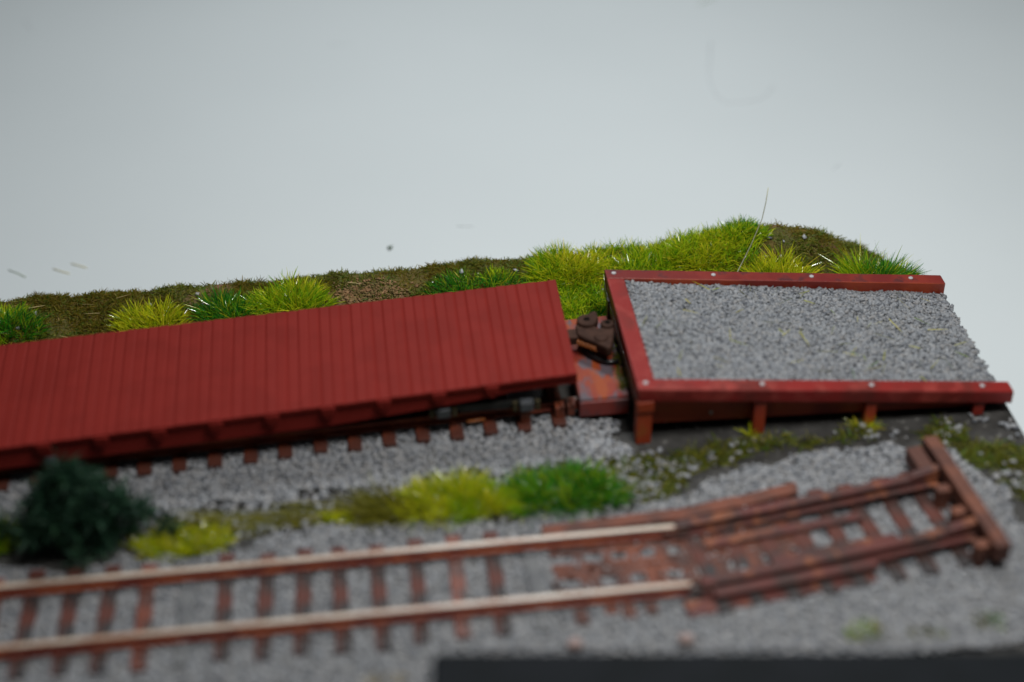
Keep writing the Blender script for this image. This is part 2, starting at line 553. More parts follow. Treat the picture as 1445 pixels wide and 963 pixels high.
# stray stones and green ground cover on the bare dark board
BARE = [(1.4, 1.9), (2.6, 2.0), (3.1, 2.5), (4.4, 3.1), (6.6, 3.4), (8.8, 3.0), (9.6, 1.8), (10.2, -0.6), (10.75, -0.6), (10.8, 3.7), (2.4, 3.75), (1.9, 3.6), (1.2, 3.2)]
near = lambda x, y: rng.random(len(x)) < np.clip(0.05 + 1.1 * smooth(0.45, 0.75, vnoise(x * 1.3 + 3, y * 1.3)) * smooth(3.9, 3.0, y - 0.05 * x), 0, 1)
x, y = scatter(BARE, 40, near)
P = np.stack([x, y, 0.03 + 0.04 * rng.random(len(x))], 1)
V, F = pieces(P, rng.uniform(0.06, 0.12, len(x)))
tag(np_mesh('loose_gravel', V, F, M['stone']), 'pale stones strewn over the dark board before the ramp', 'gravel', kind='stuff')


def green_at(x, y):
    e = np.clip(smooth(0.36, 0.56, vnoise(x * 1.1 + 30, y * 1.6 + 4)), 0, 1)
    d = smooth(3.95, 3.3, y - 0.07 * np.clip(x - 5, 0, 9)) * 0.9 + smooth(8.6, 9.6, x)
    return rng.random(len(x)) < np.clip(e * d, 0, 1)


x, y = scatter(BARE, 650, green_at)
n = len(x)
D = rng.normal(size=(n, 3)) * [1, 1, 0.5] + [0, 0, 0.5]
D[:, 2] = np.abs(D[:, 2])
D /= np.linalg.norm(D, axis=1, keepdims=True)
V, F = blades(np.stack([x, y, np.full(n, 0.005)], 1), D, rng.uniform(0.10, 0.30, n), rng.uniform(0.02, 0.035, n))
tag(np_mesh('ground_cover', V, F, M['ground_green']), 'short mossy green growth on the board between ramp and buffer', 'ground cover', kind='stuff')

n = 260
x, y = rng.uniform(2.16, 2.31, n), rng.uniform(5.0, 7.0, n)
k = vnoise(x * 2, y * 3.1) > 0.5
n = int(k.sum())
D = rng.normal(size=(n, 3)) * [.4, .6, .3] + [-.3, 0, .5]
D /= np.linalg.norm(D, axis=1, keepdims=True)
V, F = blades(np.stack([x, y, np.full(len(x), 0.66)], 1)[k], D, rng.uniform(0.06, 0.16, n), rng.uniform(0.015, 0.03, n))
tag(np_mesh('moss', V, F, M['ground_green']), 'thin line of moss in the joint between platform and ramp wall', 'moss', kind='stuff')
# moss turf of the bank
n = 130000
x, y = rng.uniform(-13.5, 10.8, n), rng.uniform(8.75, 11.7, n)
k = (rng.random(n) < 0.25 + 0.75 * smooth(0.35, 0.6, vnoise(x * 1.4, y * 1.4 + 5)))
x, y = x[k], y[k]
n = len(x)
D = rng.normal(size=(n, 3)) * [1, 1, 0.6] + [0, 0, 0.6]
D[:, 2] = np.abs(D[:, 2])
D /= np.linalg.norm(D, axis=1, keepdims=True)
V, F = blades(np.stack([x, y, emb_z(x, y) - 0.01], 1), D, rng.uniform(0.06, 0.17, n) * (0.6 + 1.0 * vnoise(x * 4 + 3, y * 4)), rng.uniform(0.014, 0.03, n))
gm = (vnoise(x * 1.3 + 21, y * 2.1 + 7) + 0.25 * (vnoise(x * 6, y * 6) - 0.5) + 0.15 * smooth(-6, 2, x)) > 0.60
tag(np_mesh('moss', V, F, [M['moss_fibre'], M['ground_green']], np.repeat(gm.astype(int), 3)), 'brown olive moss turf covering the bank behind the wagon', 'moss', kind='stuff')

# ------------------------------------------------------------------ grass tufts


def tuft(name, label, cx, cy, rx, ry, h, mname, n, group='grass tufts on the bank', z=None, lean=(0, 0), spread=0.75, mix=None, droop=0.25, wid=(0.014, 0.028)):
    n = int(n * 1.6)
    a, rr = rng.uniform(0, 6.283, n), np.sqrt(rng.random(n))
    # lobed outline
    lob = 0.75 + 0.35 * vnoise(np.cos(a) * 1.7 + cx * 3 + 40, np.sin(a) * 1.7 + cy * 3 + 40)
    ux, uy = rr * np.cos(a) * lob, rr * np.sin(a) * lob
    x, y = cx + ux * rx, cy + uy * ry
    zz = emb_z(x, y) if z is None else np.full(n, z)
    D = np.stack([ux * spread + lean[0], uy * spread + lean[1], np.ones(n)], 1) + rng.normal(size=(n, 3)) * [0.48, 0.48, 0.2]
    D /= np.linalg.norm(D, axis=1, keepdims=True)
    L = h * rng.uniform(0.4, 1.0, n) ** 0.9 * (1.05 - 0.35 * rr ** 2) * (0.55 + 0.85 * vnoise(x * 3.7, y * 3.7))
    V, F = blades(np.stack([x, y, zz - 0.02], 1), D, L, rng.uniform(*wid, n), droop)
    mats = [M[mname]]
    mi = None
    if mix:
        mats.append(M[mix[0]])
        side = vnoise(x * 1.8 + 3, y * 1.8) < mix[1]
        mi = np.repeat(side.astype(int), 3)
    o = np_mesh(name, V, F, mats, mi)
    # put the origin at the tuft's foot
    org = Vector((cx, cy, float(zz.mean())))
    o.data.transform(Matrix.Translation(-org))
    o.location = org
    return tag(o, label, 'grass tuft', group)


G1 = 'grass tufts on the bank'
tuft('grass_tuft', 'green and yellow tuft cut off by the photo edge at the end of the bank', -12.4, 10.0, 1.15, 0.75, 0.62, 'grass_lime', 900, G1, mix=('grass_green', 0.45))
tuft('grass_tuft', 'lone yellow tuft on the bare brown end of the bank', -8.7, 9.75, 0.85, 0.5, 0.62, 'grass_yellow', 750, G1)
tuft('grass_tuft', 'dark green tuft touching the tall yellow one behind the wagon', -6.85, 9.85, 0.62, 0.5, 0.72, 'grass_green', 620, G1)
tuft('grass_tuft', 'tall yellow green tuft beside the dark green one', -5.3, 10.05, 1.05, 0.6, 0.72, 'grass_lime', 1000, G1, mix=('grass_yellow', 0.5))
tuft('grass_tuft', 'thin straggling yellow grass at the wagon edge below the dark green tuft', -6.9, 9.2, 1.1, 0.3, 0.35, 'grass_yellow', 220, G1, spread=1.4)
tuft('grass_tuft', 'low bright green tuft just behind the end of the wagon', -0.6, 10.0, 1.35, 0.55, 0.42, 'grass_green', 950, G1, mix=('grass_lime', 0.42))
tuft('grass_tuft', 'rounded yellow green tuft on the bank above the coupler gap', 1.75, 10.45, 1.05, 0.65, 0.66, 'grass_lime', 1100, G1, mix=('grass_yellow', 0.45))
tuft('grass_tuft', 'bright lime grass filling the gap between wagon and ramp', 1.75, 9.0, 0.75, 0.9, 0.36, 'grass_lime', 1300, G1, mix=('grass_green', 0.35))
tuft('grass_tuft', 'wide yellow tuft behind the near corner of the ramp curb', 3.7, 10.25, 1.25, 0.7, 0.60, 'grass_yellow', 1250, G1, mix=('grass_lime', 0.5))
tuft('grass_tuft', 'dense lime tuft climbing the side of the mound', 5.15, 10.4, 0.95, 0.65, 0.58, 'grass_lime', 1100, G1, mix=('grass_yellow', 0.45))
tuft('grass_tuft', 'highest green tuft on top of the mound beside its bare brown side', 6.05, 10.75, 0.75, 0.5, 0.46, 'grass_green', 900, G1, mix=('grass_lime', 0.6))
tuft('grass_tuft', 'small yellow tuft behind the ramp curb below the brown mound', 6.85, 9.45, 0.85, 0.42, 0.90, 'grass_yellow', 850, G1)
tuft('grass_tuft', 'last green tuft at the board corner behind the end of the ramp', 9.3, 9.3, 1.0, 0.45, 1.0, 'grass_lime', 1000, G1, mix=('grass_green', 0.4))
G2 = 'grass tufts between the two tracks'
tuft('grass_tuft', 'flattened olive tuft with long trailing blades between the tracks', -3.3, 2.35, 1.1, 0.38, 0.8, 'grass_olive', 700, G2, z=0.0, lean=(-1.1, -0.1), mix=('grass_yellow', 0.22))
n = 420
x, y = rng.uniform(-7.2, -4.0, n), 2.4 + rng.normal(0, 0.17, n)
D = np.stack([-np.ones(n), rng.normal(0, .12, n), rng.uniform(0.0, 0.16, n)], 1)
D /= np.linalg.norm(D, axis=1, keepdims=True)
V, F = blades(np.stack([x, y, np.full(n, 0.03)], 1), D, rng.uniform(0.5, 1.3, n), rng.uniform(0.014, 0.028, n), 0.05)
tag(np_mesh('grass', V, F, M['grass_olive']), 'thin flattened olive grass trailing along the strip between the tracks', 'grass', kind='stuff')
tuft('grass_tuft', 'golden yellow tuft in the middle of the strip between the tracks', -1.75, 2.4, 1.25, 0.60, 0.68, 'grass_yellow', 1500, G2, z=0.0, mix=('grass_lime', 0.35))
tuft('grass_tuft', 'rich green tuft nearest the ramp between the tracks', 0.45, 2.4, 1.4, 0.66, 0.64, 'grass_green', 1900, G2, z=0.0, mix=('grass_lime', 0.3))
tuft('grass_tuft', 'yellow tuft beside the dark bush at the front track', -7.5, 1.85, 1.05, 0.4, 0.42, 'grass_yellow', 800, G2, z=0.02)
tuft('grass_tuft', 'green tuft half hidden on the far side of the dark bush', -11.3, 2.5, 0.55, 0.4, 0.5, 'grass_lime', 400, G2, z=0.02)
tuft('grass_sprig', 'yellow sprig growing against the second last post of the ramp curb', 7.42, 3.78, 0.24, 0.12, 0.36, 'grass_yellow', 40, 'sprigs at the ramp posts', z=0.01, spread=1.3)
tuft('grass_sprig', 'short yellow sprig hidden beside the second ramp post from the platform', 4.83, 3.85, 0.06, 0.08, 0.36, 'grass_yellow', 22, 'sprigs at the ramp posts', z=0.01, spread=0.4)
G3 = 'small sprigs in the front ballast'
tuft('grass_sprig', 'biggest yellow green sprig in the ballast before the buffer', 5.6, -2.3, 0.34, 0.2, 0.30, 'grass_olive', 90, G3, z=0.06, mix=('grass_lime', 0.5))
tuft('grass_sprig', 'low green sprig in the ballast beside the big yellow sprig', 6.75, -2.45, 0.42, 0.18, 0.2, 'grass_olive', 70, G3, z=0.06, mix=('grass_lime', 0.3))
tuft('grass_sprig', 'green sprig in the ballast farthest along towards the board corner', 8.0, -2.3, 0.28, 0.22, 0.25, 'grass_olive', 70, G3, z=0.06, mix=('grass_green', 0.5))
tuft('grass_sprig', 'dry tan sprig in the ballast at the end of the dark box', -3.5, -2.35, 0.5, 0.2, 0.2, 'straw', 110, G3, z=0.06)

# bare brown crumbs of earth on the bank
n = 700
x, y = -3.5 + rng.normal(0, 0.5, n), 10.2 + rng.normal(0, 0.2, n)
V, F = pieces(np.stack([x, y, emb_z(x, y) + 0.02], 1), rng.uniform(0.025, 0.075, n))
tag(np_mesh('earth', V, F, M['bare_brown']), 'patch of crumbly brown earth on the bank', 'earth', kind='stuff')

n = 9000
x, y = rng.uniform(0.6, 6.9, n), rng.uniform(9.0, 11.2, n)
k = rng.random(n) < smooth(0.22, 0.5, vnoise(x * 1.5 + 8, y * 1.5)) * smooth(7.0, 6.2, x)
x, y = x[k], y[k]
n = len(x)
D = rng.normal(size=(n, 3)) * [0.5, 0.5, 0.1] + [0, 0, 1]
D /= np.linalg.norm(D, axis=1, keepdims=True)
V, F = blades(np.stack([x, y, emb_z(x, y) - 0.01], 1), D, rng.uniform(0.15, 0.42, n), rng.uniform(0.014, 0.026, n))
tag(np_mesh('grass', V, F, M['grass_lime']), 'short lime grass between the tufts on the mound side of the bank', 'grass', kind='stuff')

# dark bush: trunk and a crown of needle sprays
bush = thing('bush', (-9.6, 2.3, 0.0), 'dark green bush standing between wagon and front track', 'bush')
mb = MB()
for i in range(6):
    a = i * 1.05 + 0.3
    mb.tube([(-9.6, 2.3, 0.0), (-9.6 + 0.35 * math.cos(a), 2.3 + 0.25 * math.sin(a), 0.6), (-9.6 + 0.8 * math.cos(a), 2.3 + 0.45 * math.sin(a), 1.15)], [0.07, 0.05, 0.02], 6)
mb.build('stem', M['stem'], bush)
cl = []
for i in range(95):
    a, rr, t = rng.uniform(0, 6.283), math.sqrt(rng.random()), rng.random() ** 0.8
    w = (1 - 0.62 * t)
    w *= 1 + rng.uniform(-.45, .45)
    cl.append((-9.72 + 1.75 * rr * math.cos(a) * w + 0.25 * t, 2.25 + 0.72 * rr * math.sin(a) * w, 0.12 + 1.95 * t * (1 - 0.35 * rr)))
cl = np.array(cl)
n = 7200
ci = rng.integers(0, len(cl), n)
D = rng.normal(size=(n, 3)) + [0, 0, 0.25]
D /= np.linalg.norm(D, axis=1, keepdims=True)
P = cl[ci] + D * rng.uniform(0, 0.20, (n, 1))
P[:, 2] = np.maximum(P[:, 2], 0.02)
V, F = blades(P, D, rng.uniform(0.12, 0.36, n), rng.uniform(0.025, 0.05, n), 0.1)
V[:, 2] = np.maximum(V[:, 2], 0.01)
np_mesh('foliage', V, F, M['bush_leaf'], parent=bush)

# ------------------------------------------------------------------ front track
PROFILE = [(-0.14, 0.0), (0.14, 0.0), (0.14, 0.03), (0.035, 0.05), (0.035, 0.12), (0.07, 0.135), (0.07, 0.175), (0.055, 0.19), (-0.055, 0.19), (-0.07, 0.175), (-0.07, 0.135), (-0.035, 0.12), (-0.035, 0.05), (-0.14, 0.03)]
PM = [0] * 14
PM[7] = 1


def rail(parent, pts, mats):
    mb = MB()
    mb.sweep(PROFILE, pts, PM)
    return mb.build('rail', mats, parent)


ftr = thing('railway_track', (-4.0, 0.0, 0.0), 'front track with pale worn rail tops and rusty brown ties', 'track', 'railway tracks')
rail(ftr, [(-14.5, 0.825, 0.15), (-6, 0.825, 0.15), (2.62, 0.825, 0.15)], [M['rust'], M['rail_top']])
rail(ftr, [(-14.5, -0.825, 0.15), (-6, -0.825, 0.15), (2.55, -0.825, 0.15)], [M['rust'], M['rail_top']])


def tie_proto(parent, x, y, ln, wd, yaw, m, z1=0.15):
    mb = MB()
    mb.rbox((x, y), wd / 2, ln / 2, 0.006, z1, yaw)
    for s in (-1, 1):                                    # rail chairs
        for d in (-0.17, 0.17):
            yy = y + s * 0.825 + d
            mb.rbox((x, yy), 0.07, 0.035, z1, z1 + 0.05, yaw)
    return mb.build('tie', m, parent, bevel=0.012, origin=(x, y, 0))


protos = {}
X0 = -0.42
for i in range(-2, 20):
    x = X0 - 0.762 * i + 0.0
    if x > 0.3:
        continue
    kind = 'tie_grey' if i in (0, 9) else ('tie_orange' if i in (2, 10, 14) else 'tie_brown')
    jx, jy = random.uniform(-0.03, 0.03), random.uniform(-0.10, 0.08)
    if kind not in protos:
        protos[kind] = (tie_proto(ftr, x, -0.08, 2.85, 0.30, 0.0, M[kind]), x)
    else:
        o, px = protos[kind]
        c = copy_child(o, ftr, (x - px + jx, jy, random.uniform(-0.015, 0.005)))
        c.rotation_euler.z = R(random.uniform(-1.5, 1.5))

# ------------------------------------------------------------------ buffer stop at the end of the front track
YAW = R(7.2)


def bs(u, v):                                             # u along, v across, from the joint
    return (2.62 + u * math.cos(YAW) - v * math.sin(YAW), u * math.sin(YAW) + v * math.cos(YAW))


stop = thing('buffer_stop', (*bs(5.7, 0), 0.0), 'rusty brown buffer stop with heavy cross beam ending the front track', 'buffer stop')
for s in (-1, 1):
    mb = MB()
    pts = [(*bs(u, s * 0.84), 0.15 + dz) for u, dz in ((0.03, 0.0), (2.0, 0.03), (4.0, 0.10), (5.75, 0.17))]
    mb.sweep([(y * 1.6, z * 1.15) for y, z in PROFILE], pts, [0] * 14)
    mb.build('rail', M['stop_rust'], stop, bevel=0.01)
    mb = MB()                                             # fishplate joining the worn rail to the brown one
    mb.rbox(bs(0.02, s * 0.84 - 0.1), 0.26, 0.03, 0.19, 0.29, YAW * 0.5)
    mb.rbox(bs(0.02, s * 0.84 + 0.1), 0.26, 0.03, 0.19, 0.29, YAW * 0.5)
    mb.build('fishplate', M['dark_rail'], stop, bevel=0.01)
# cross beam
mb = MB()
c = bs(5.98, 0.0)
mb.rbox(c, 0.16, 1.74, 0.30, 0.74, YAW - R(1.0))
mb.build('cross_beam', M['stop_beam'], stop, bevel=0.035)
# raised plate and gussets
mb = MB()
mb.rbox(bs(5.60, 1.30), 0.17, 0.34, 0.25, 0.60, YAW)
mb.build('plate', M['stop_beam'], stop, bevel=0.03)
for v in (0.84, -0.84):
    mb = MB()
    q = [bs(4.85, v), bs(5.80, v)]
    for w0 in (-0.09,):
        a0, a1 = bs(4.85, v - 0.09), bs(5.79, v - 0.09)
        b0, b1 = bs(4.85, v + 0.09), bs(5.79, v + 0.09)
    mb.add([(*a0, .33), (*a1, .36), (*a1, .68), (*b0, .33), (*b1, .36), (*b1, .68), (*bs(5.2, v - 0.09), .58), (*bs(5.2, v + 0.09), .58)],
           [(0, 1, 2, 6), (3, 7, 5, 4), (0, 6, 7, 3), (6, 2, 5, 7), (1, 4, 5, 2), (0, 3, 4, 1)])
    mb.build('gusset', M['stop_rust'], stop, bevel=0.02)
for v in (0.25, -1.45, -0.45):
    mb = MB()
    mb.rbox(bs(5.62, v), 0.14, 0.11, 0.05, 0.62, YAW)
    mb.build('post', M['stop_beam'], stop, bevel=0.02)
tp = None
for i in range(8):
    u = 0.35 + i * 0.72
    x, y = bs(u, -0.05)
    if tp is None:
        mb = MB()
        mb.rbox((x, y), 0.16, 1.45, 0.006, 0.15, YAW)
        tp = mb.build('tie', M['tie_brown'], stop, bevel=0.02, origin=(x, y, 0))
        t0 = (x, y)
    else:
        c = copy_child(tp, stop, (x - t0[0], y - t0[1] + random.uniform(-.06, .06), 0))
        c.rotation_euler.z = R(random.uniform(-3, 1))
# stones and rusty crumbs lying on the planks
n = 220
x = rng.uniform(-0.1, 5.6, n)
y = rng.uniform(-1.2, 1.2, n) + 0.128 * np.maximum(0, x - 2.6)
k = vnoise(x * 2 + 5, y * 3) > 0.42
V, F = pieces(np.stack([x, y, np.full(len(x), 0.14)], 1)[k], rng.uniform(0.04, 0.09, k.sum()))
tag(np_mesh('loose_gravel', V, F, [M['stone'], M['plank_rust']], np.repeat((rng.random(k.sum()) < .45).astype(int), 12)), 'grit and rusty crumbs lying on the planks between the rails', 'grit', kind='stuff')
# planks laid along the rails, with gaps
mb = MB()
far = [(-0.12, 1.16), (2.7, 1.30), (4.0, 1.52), (5.35, 1.80)]
for (xa, ya), (xb, yb) in zip(far, far[1:]):
    mb.hexa([(xa, ya - .15, .08), (xb, yb - .15, .09), (xb, yb + .17, .09), (xa, ya + .17, .08), (xa, ya - .15, .20), (xb, yb - .15, .23), (xb, yb + .17, .23), (xa, ya + .17, .20)])
mb.build('plank', M['plank_rust'], stop, bevel=0.015)


def ladder(y0, y1, x0, x1, slots, z0=0.02, z1=0.118):
    """plank pierced by a row of slots: two long strips and the webs between"""
    mb = MB()
    f = lambda x: 0.128 * max(0.0, x - 2.6)
    w = (y1 - y0) * 0.29

    def seg(xa, xb, ya, yb):
        mb.hexa([(xa, ya + f(xa), z0), (xb, ya + f(xb), z0), (xb, yb + f(xb), z0), (xa, yb + f(xa), z0),
                 (xa, ya + f(xa), z1), (xb, ya + f(xb), z1), (xb, yb + f(xb), z1), (xa, yb + f(xa), z1)])
    xs = np.linspace(x0, x1, slots + 1)
    for a, b in zip(xs, xs[1:]):
        seg(a, b, y0, y0 + w)
        seg(a, b, y1 - w, y1)
        if b < x1 - 0.01:
            q = random.choice((0.10, 0.14, 0.2))
            seg(b - q, b + q, y0 + w, y1 - w)
    return mb.build('plank', M['plank_rust'], stop)


ladder(0.06, 0.66, -0.05, 5.0, 9)
ladder(-0.66, 0.02, 0.0, 5.3, 8)
# sunken board beside the near rail and its short stubs
mb = MB()
a, b = bs(-0.4, -1.25), bs(3.5, -1.25)
mb.rbox(((a[0] + b[0]) / 2, (a[1] + b[1]) / 2), 1.95, 0.20, 0.03, 0.13, YAW)
mb.build('board', M['stop_rust'], stop, bevel=0.02)
for x, ln in ((0.35, .42), (0.95, .22), (1.30, .36), (1.72, .30)):
    mb = MB()
    mb.rbox((x, -1.0 - ln / 2), 0.13, ln / 2, 0.02, 0.14, R(3))
    mb.build('stub', M['plank_rust'], stop, bevel=0.02)
# dark girders lying beside the near rail
for (ua, ub, v, h, m) in ((0.2, 3.6, -1.12, 0.30, 'stop_rust'), (1.6, 4.3, -0.52, 0.27, 'stop_rust'), (0.5, 3.9, 0.30, 0.22, 'stop_rust')):
    mb = MB()
    a, b = bs(ua, v), bs(ub, v)
    mb.rbox(((a[0] + b[0]) / 2, (a[1] + b[1]) / 2), (ub - ua) / 2, 0.11, 0.17, h, YAW)
    mb.build('girder', M[m], stop, bevel=0.02)

# ------------------------------------------------------------------ track under the wagon
SL = math.tan(R(2.9))
btr = thing('railway_track', (-5.0, 5.9, 0.0), 'rear track under the red flat wagon running up to the ramp', 'track', 'railway tracks')
yb = lambda x: 4.55 + (x - 0.62) * SL * 0.95            # front ends of its ties
for off in (0.62, 2.45):
    rail(btr, [(-15, yb(-15) + off, 0.2), (1.9, yb(1.9) + off, 0.2)], [M['rust'], M['dark_rail']])
tp = None
for i in range(20):
    x = 0.66 - 0.757 * i + random.uniform(-.02, .02)
    y = yb(x) + 1.6
    m = 'tie_orange'
    if tp is None:
        mb = MB()
        mb.rbox((x, y), 0.15, 1.6, 0.006, 0.20, R(1.0))
        tp = mb.build('tie', M['tie_orange'], btr, bevel=0.015, origin=(x, y, 0))
        t0 = (x, y)
    else:
        copy_child(tp, btr, (x - t0[0], y - t0[1] + random.uniform(-.05, .05), random.uniform(-.02, 0)))
# upright rerailer lugs standing on the last tie ends
for (x, y, w, h) in ((-0.05, 4.86, 0.22, 0.30), (0.72, 4.90, 0.20, 0.34), (0.98, 5.0, 0.17, 0.30)):
    mb = MB()
    mb.rbox((x, y), w / 2, 0.14, 0.16, 0.16 + h, R(2))
    mb.rbox((x + w * 0.28, y - 0.05), 0.05, 0.12, 0.16 + h, 0.22 + h, R(2))
    mb.build('tie_plate', M['tie_orange'], btr, bevel=0.02)
mb = MB()
mb.tube([(-1.35, 4.82, 0.27), (-0.95, 4.85, 0.28)], 0.035, 8)
mb.build('rail_joiner', M['copper'], btr, smooth=True)

# ------------------------------------------------------------------ red flat wagon
wagon = thing('flat_wagon', (-6.0, 6.2, 0.0), 'long red flat wagon with ribbed plank deck standing before the ramp', 'wagon')
DX0 = -13.6
BL = lambda t: Vector((-13.6 + t * (1.12 + 13.6), 7.69 + t * (8.43 - 7.69), 1.235 + t * (1.45 - 1.235)))
FL = lambda t: Vector((-13.45 + t * (1.11 + 13.45), 3.90 + t * (4.72 - 3.90), 1.21 + t * (1.45 - 1.21)))
npl = 60
mb = MB()
ts = []
for i in range(npl):
    a, b = i / npl, (i + 1) / npl
    g = 0.11 / npl
    ts += [(a + g * 0.5, -0.009, 1), (a + g * 1.6, 0.0, 0), (b - g * 1.6, 0.0, 0), (b - g * 0.5, -0.009, 0)]
vv, n = [], len(ts)
for t, dz, _ in ts:
    z = dz + 0.006 * math.sin(t * 517.0)
    vv.append(FL(t) + Vector((0, 0, z)))
    vv.append(BL(t) + Vector((0, 0, z)))
for t, dz, _ in ts:
    vv.append(FL(t) + Vector((0, 0, -0.075)))
    vv.append(BL(t) + Vector((0, 0, -0.075)))
ff, mm = [], []
for i in range(n - 1):
    ff.append((2 * i, 2 * i + 2, 2 * i + 3, 2 * i + 1))
    mm.append(1 if ts[i][1] < 0 and ts[i + 1][1] < 0 else 0)
    ff.append((2 * n + 2 * i, 2 * n + 2 * i + 1, 2 * n + 2 * i + 3, 2 * n + 2 * i + 2))
    mm.append(0)
    ff.append((2 * i, 2 * n + 2 * i, 2 * n + 2 * i + 2, 2 * i + 2))
    mm.append(0)
    ff.append((2 * i + 1, 2 * i + 3, 2 * n + 2 * i + 3, 2 * n + 2 * i + 1))
    mm.append(0)
for i in (0, n - 1):
    ff.append((2 * i, 2 * i + 1, 2 * n + 2 * i + 1, 2 * n + 2 * i))
    mm.append(0)
mb.v, mb.f, mb.m = [tuple(v) for v in vv], ff, mm
mb.build('deck', [M['car_red'], M['car_red_groove']], wagon)
# side sills, deeper towards the middle
for side in ('front', 'back'):
    E_ = FL if side == 'front' else BL
    sgn = 1 if side == 'front' else -1
    mb = MB()
    prof = [(0.0, 0.75), (0.62, 0.75), (0.76, 0.62), (0.86, 0.40), (0.90, 0.32), (1.0, 0.30)]
    inn, out = [], []
    prof = [(t_, d_ * (0.80 if d_ > 0.5 else 1.0)) for t_, d_ in prof]
    for (ta, da), (tb, db) in zip(prof, prof[1:]):
        pa, pb = E_(ta) + Vector((0, 0.06 * sgn, 0)), E_(tb) + Vector((0, 0.06 * sgn, 0))
        qa, qb = pa + Vector((0, 0.10 * sgn, 0)), pb + Vector((0, 0.10 * sgn, 0))
        dz = lambda p, d: (p.x, p.y, p.z - d)
        mb.hexa([dz(pa, da), dz(pb, db), dz(qb, db), dz(qa, da), dz(pa, .076), dz(pb, .076), dz(qb, .076), dz(qa, .076)])
    mb.build('side_sill', M['car_red'], wagon)
# stake pockets
sp = None
for x in (-0.79, -1.95, -3.15, -4.35, -5.55, -6.75, -7.95, -9.15, -10.35, -11.55, -12.75):
    t = (x + 13.45) / 14.56
    p = FL(t)
    if sp is None:
        mb = MB()
        mb.box(p.x - .15, p.x + .15, p.y - 0.05, p.y + .058, p.z - .22, p.z - .035)
        mb.hexa([(p.x - .06, p.y - .03, p.z - .36), (p.x + .06, p.y - .03, p.z - .36), (p.x + .06, p.y + .058, p.z - .36), (p.x - .06, p.y + .058, p.z - .36),
                 (p.x - .12, p.y - .042, p.z - .222), (p.x + .12, p.y - .042, p.z - .222), (p.x + .12, p.y + .058, p.z - .222), (p.x - .12, p.y + .058, p.z - .222)])
        sp = mb.build('stake_pocket', M['car_red'], wagon, bevel=0.02, origin=p)
        p0 = p.copy()
    else:
        copy_child(sp, wagon, p - p0)
mb = MB()
p, q = FL(1.0), BL(1.0)
mb.hexa([(p.x - .14, p.y + .22, p.z - .34), (p.x - .02, p.y + .22, p.z - .34), (q.x - .02, q.y - .22, q.z - .34), (q.x - .14, q.y - .22, q.z - .34),
         (p.x - .14, p.y + .22, p.z - .112), (p.x - .02, p.y + .22, p.z - .112), (q.x - .02, q.y - .22, q.z - .112), (q.x - .14, q.y - .22, q.z - .112)])
mb.build('end_sill', M['car_red'], wagon, bevel=0.02)
# centre sill and underframe
mb = MB()
a, b = (FL(0) + BL(0)) / 2, (FL(1) + BL(1)) / 2
mb.hexa([(a.x, a.y - .3, a.z - .55), (b.x - .2, b.y - .3, b.z - .45), (b.x - .2, b.y + .3, b.z - .45), (a.x, a.y + .3, a.z - .55),
         (a.x, a.y - .3, a.z - .115), (b.x - .2, b.y - .3, b.z - .115), (b.x - .2, b.y + .3, b.z - .115), (a.x, a.y + .3, a.z - .115)])
mb.build('centre_sill', M['truck_black'], wagon)


def wheel_truck(xc):
    yc = yb(xc) + 1.53
    z0 = 0.385
    mb = MB()
    mb.box(xc - .25, xc + .25, yc - 1.2, yc + 1.2, 0.55, 0.80)
    for s in (-1, 1):
        yy = yc + s * 1.18
        mb.box(xc - 1.15, xc + 1.15, yy - .07, yy + .07, 0.66, 0.80)
        mb.box(xc - .55, xc + .55, yy - .06, yy + .06, 0.58, 0.655)
        mb.hexa([(xc - .62, yy - .05, .58), (xc - .5, yy - .05, .58), (xc - .5, yy + .05, .58), (xc - .62, yy + .05, .58),
                 (xc - 1.0, yy - .05, .66), (xc - .88, yy - .05, .66), (xc - .88, yy + .05, .66), (xc - 1.0, yy + .05, .66)])
        mb.hexa([(xc + .5, yy - .05, .58), (xc + .62, yy - .05, .58), (xc + .62, yy + .05, .58), (xc + .5, yy + .05, .58),
                 (xc + .88, yy - .05, .66), (xc + 1.0, yy - .05, .66), (xc + 1.0, yy + .05, .66), (xc + .88, yy + .05, .66)])
        for k in (-.22, 0, .22):
            mb.tube([(xc + k, yy, .64), (xc + k, yy, .68)], 0.08, 8)
    tr = mb.build('truck', M['truck_black'], wagon, bevel=0.012)
    for dx in (-0.92, 0.92):
        for s in (-1, 1):
            mb = MB()
            yy = yc + s * 0.92
            mb.tube([(xc + dx, yy - .07, z0 + .36), (xc + dx, yy + .07, z0 + .36)], 0.36, 24)
            mb.tube([(xc + dx, yy - s * .07, z0 + .36), (xc + dx, yy - s * .10, z0 + .36)], 0.41, 24)
            mb.build('wheel', M['wheel_grey'], tr)
        for s in (-1, 1):
            mb = MB()
            yy = yc + s * 1.28
            mb.box(xc + dx - .15, xc + dx + .15, yy - .12, yy + .10, 0.58, 0.82)
            mb.build('axle_box', M['wheel_grey'], tr, bevel=0.03)
            mb = MB()
            mb.box(xc + dx + .20, xc + dx + .30, yy - .06, yy + .04, 0.58, 0.80)
            mb.build('pedestal', M['olive_frame'], tr)
            mb = MB()
            mb.box(xc + dx - .30, xc + dx - .20, yy - .06, yy + .04, 0.58, 0.80)
            mb.build('pedestal', M['olive_frame'], tr)


wheel_truck(-0.95)
wheel_truck(-11.2)
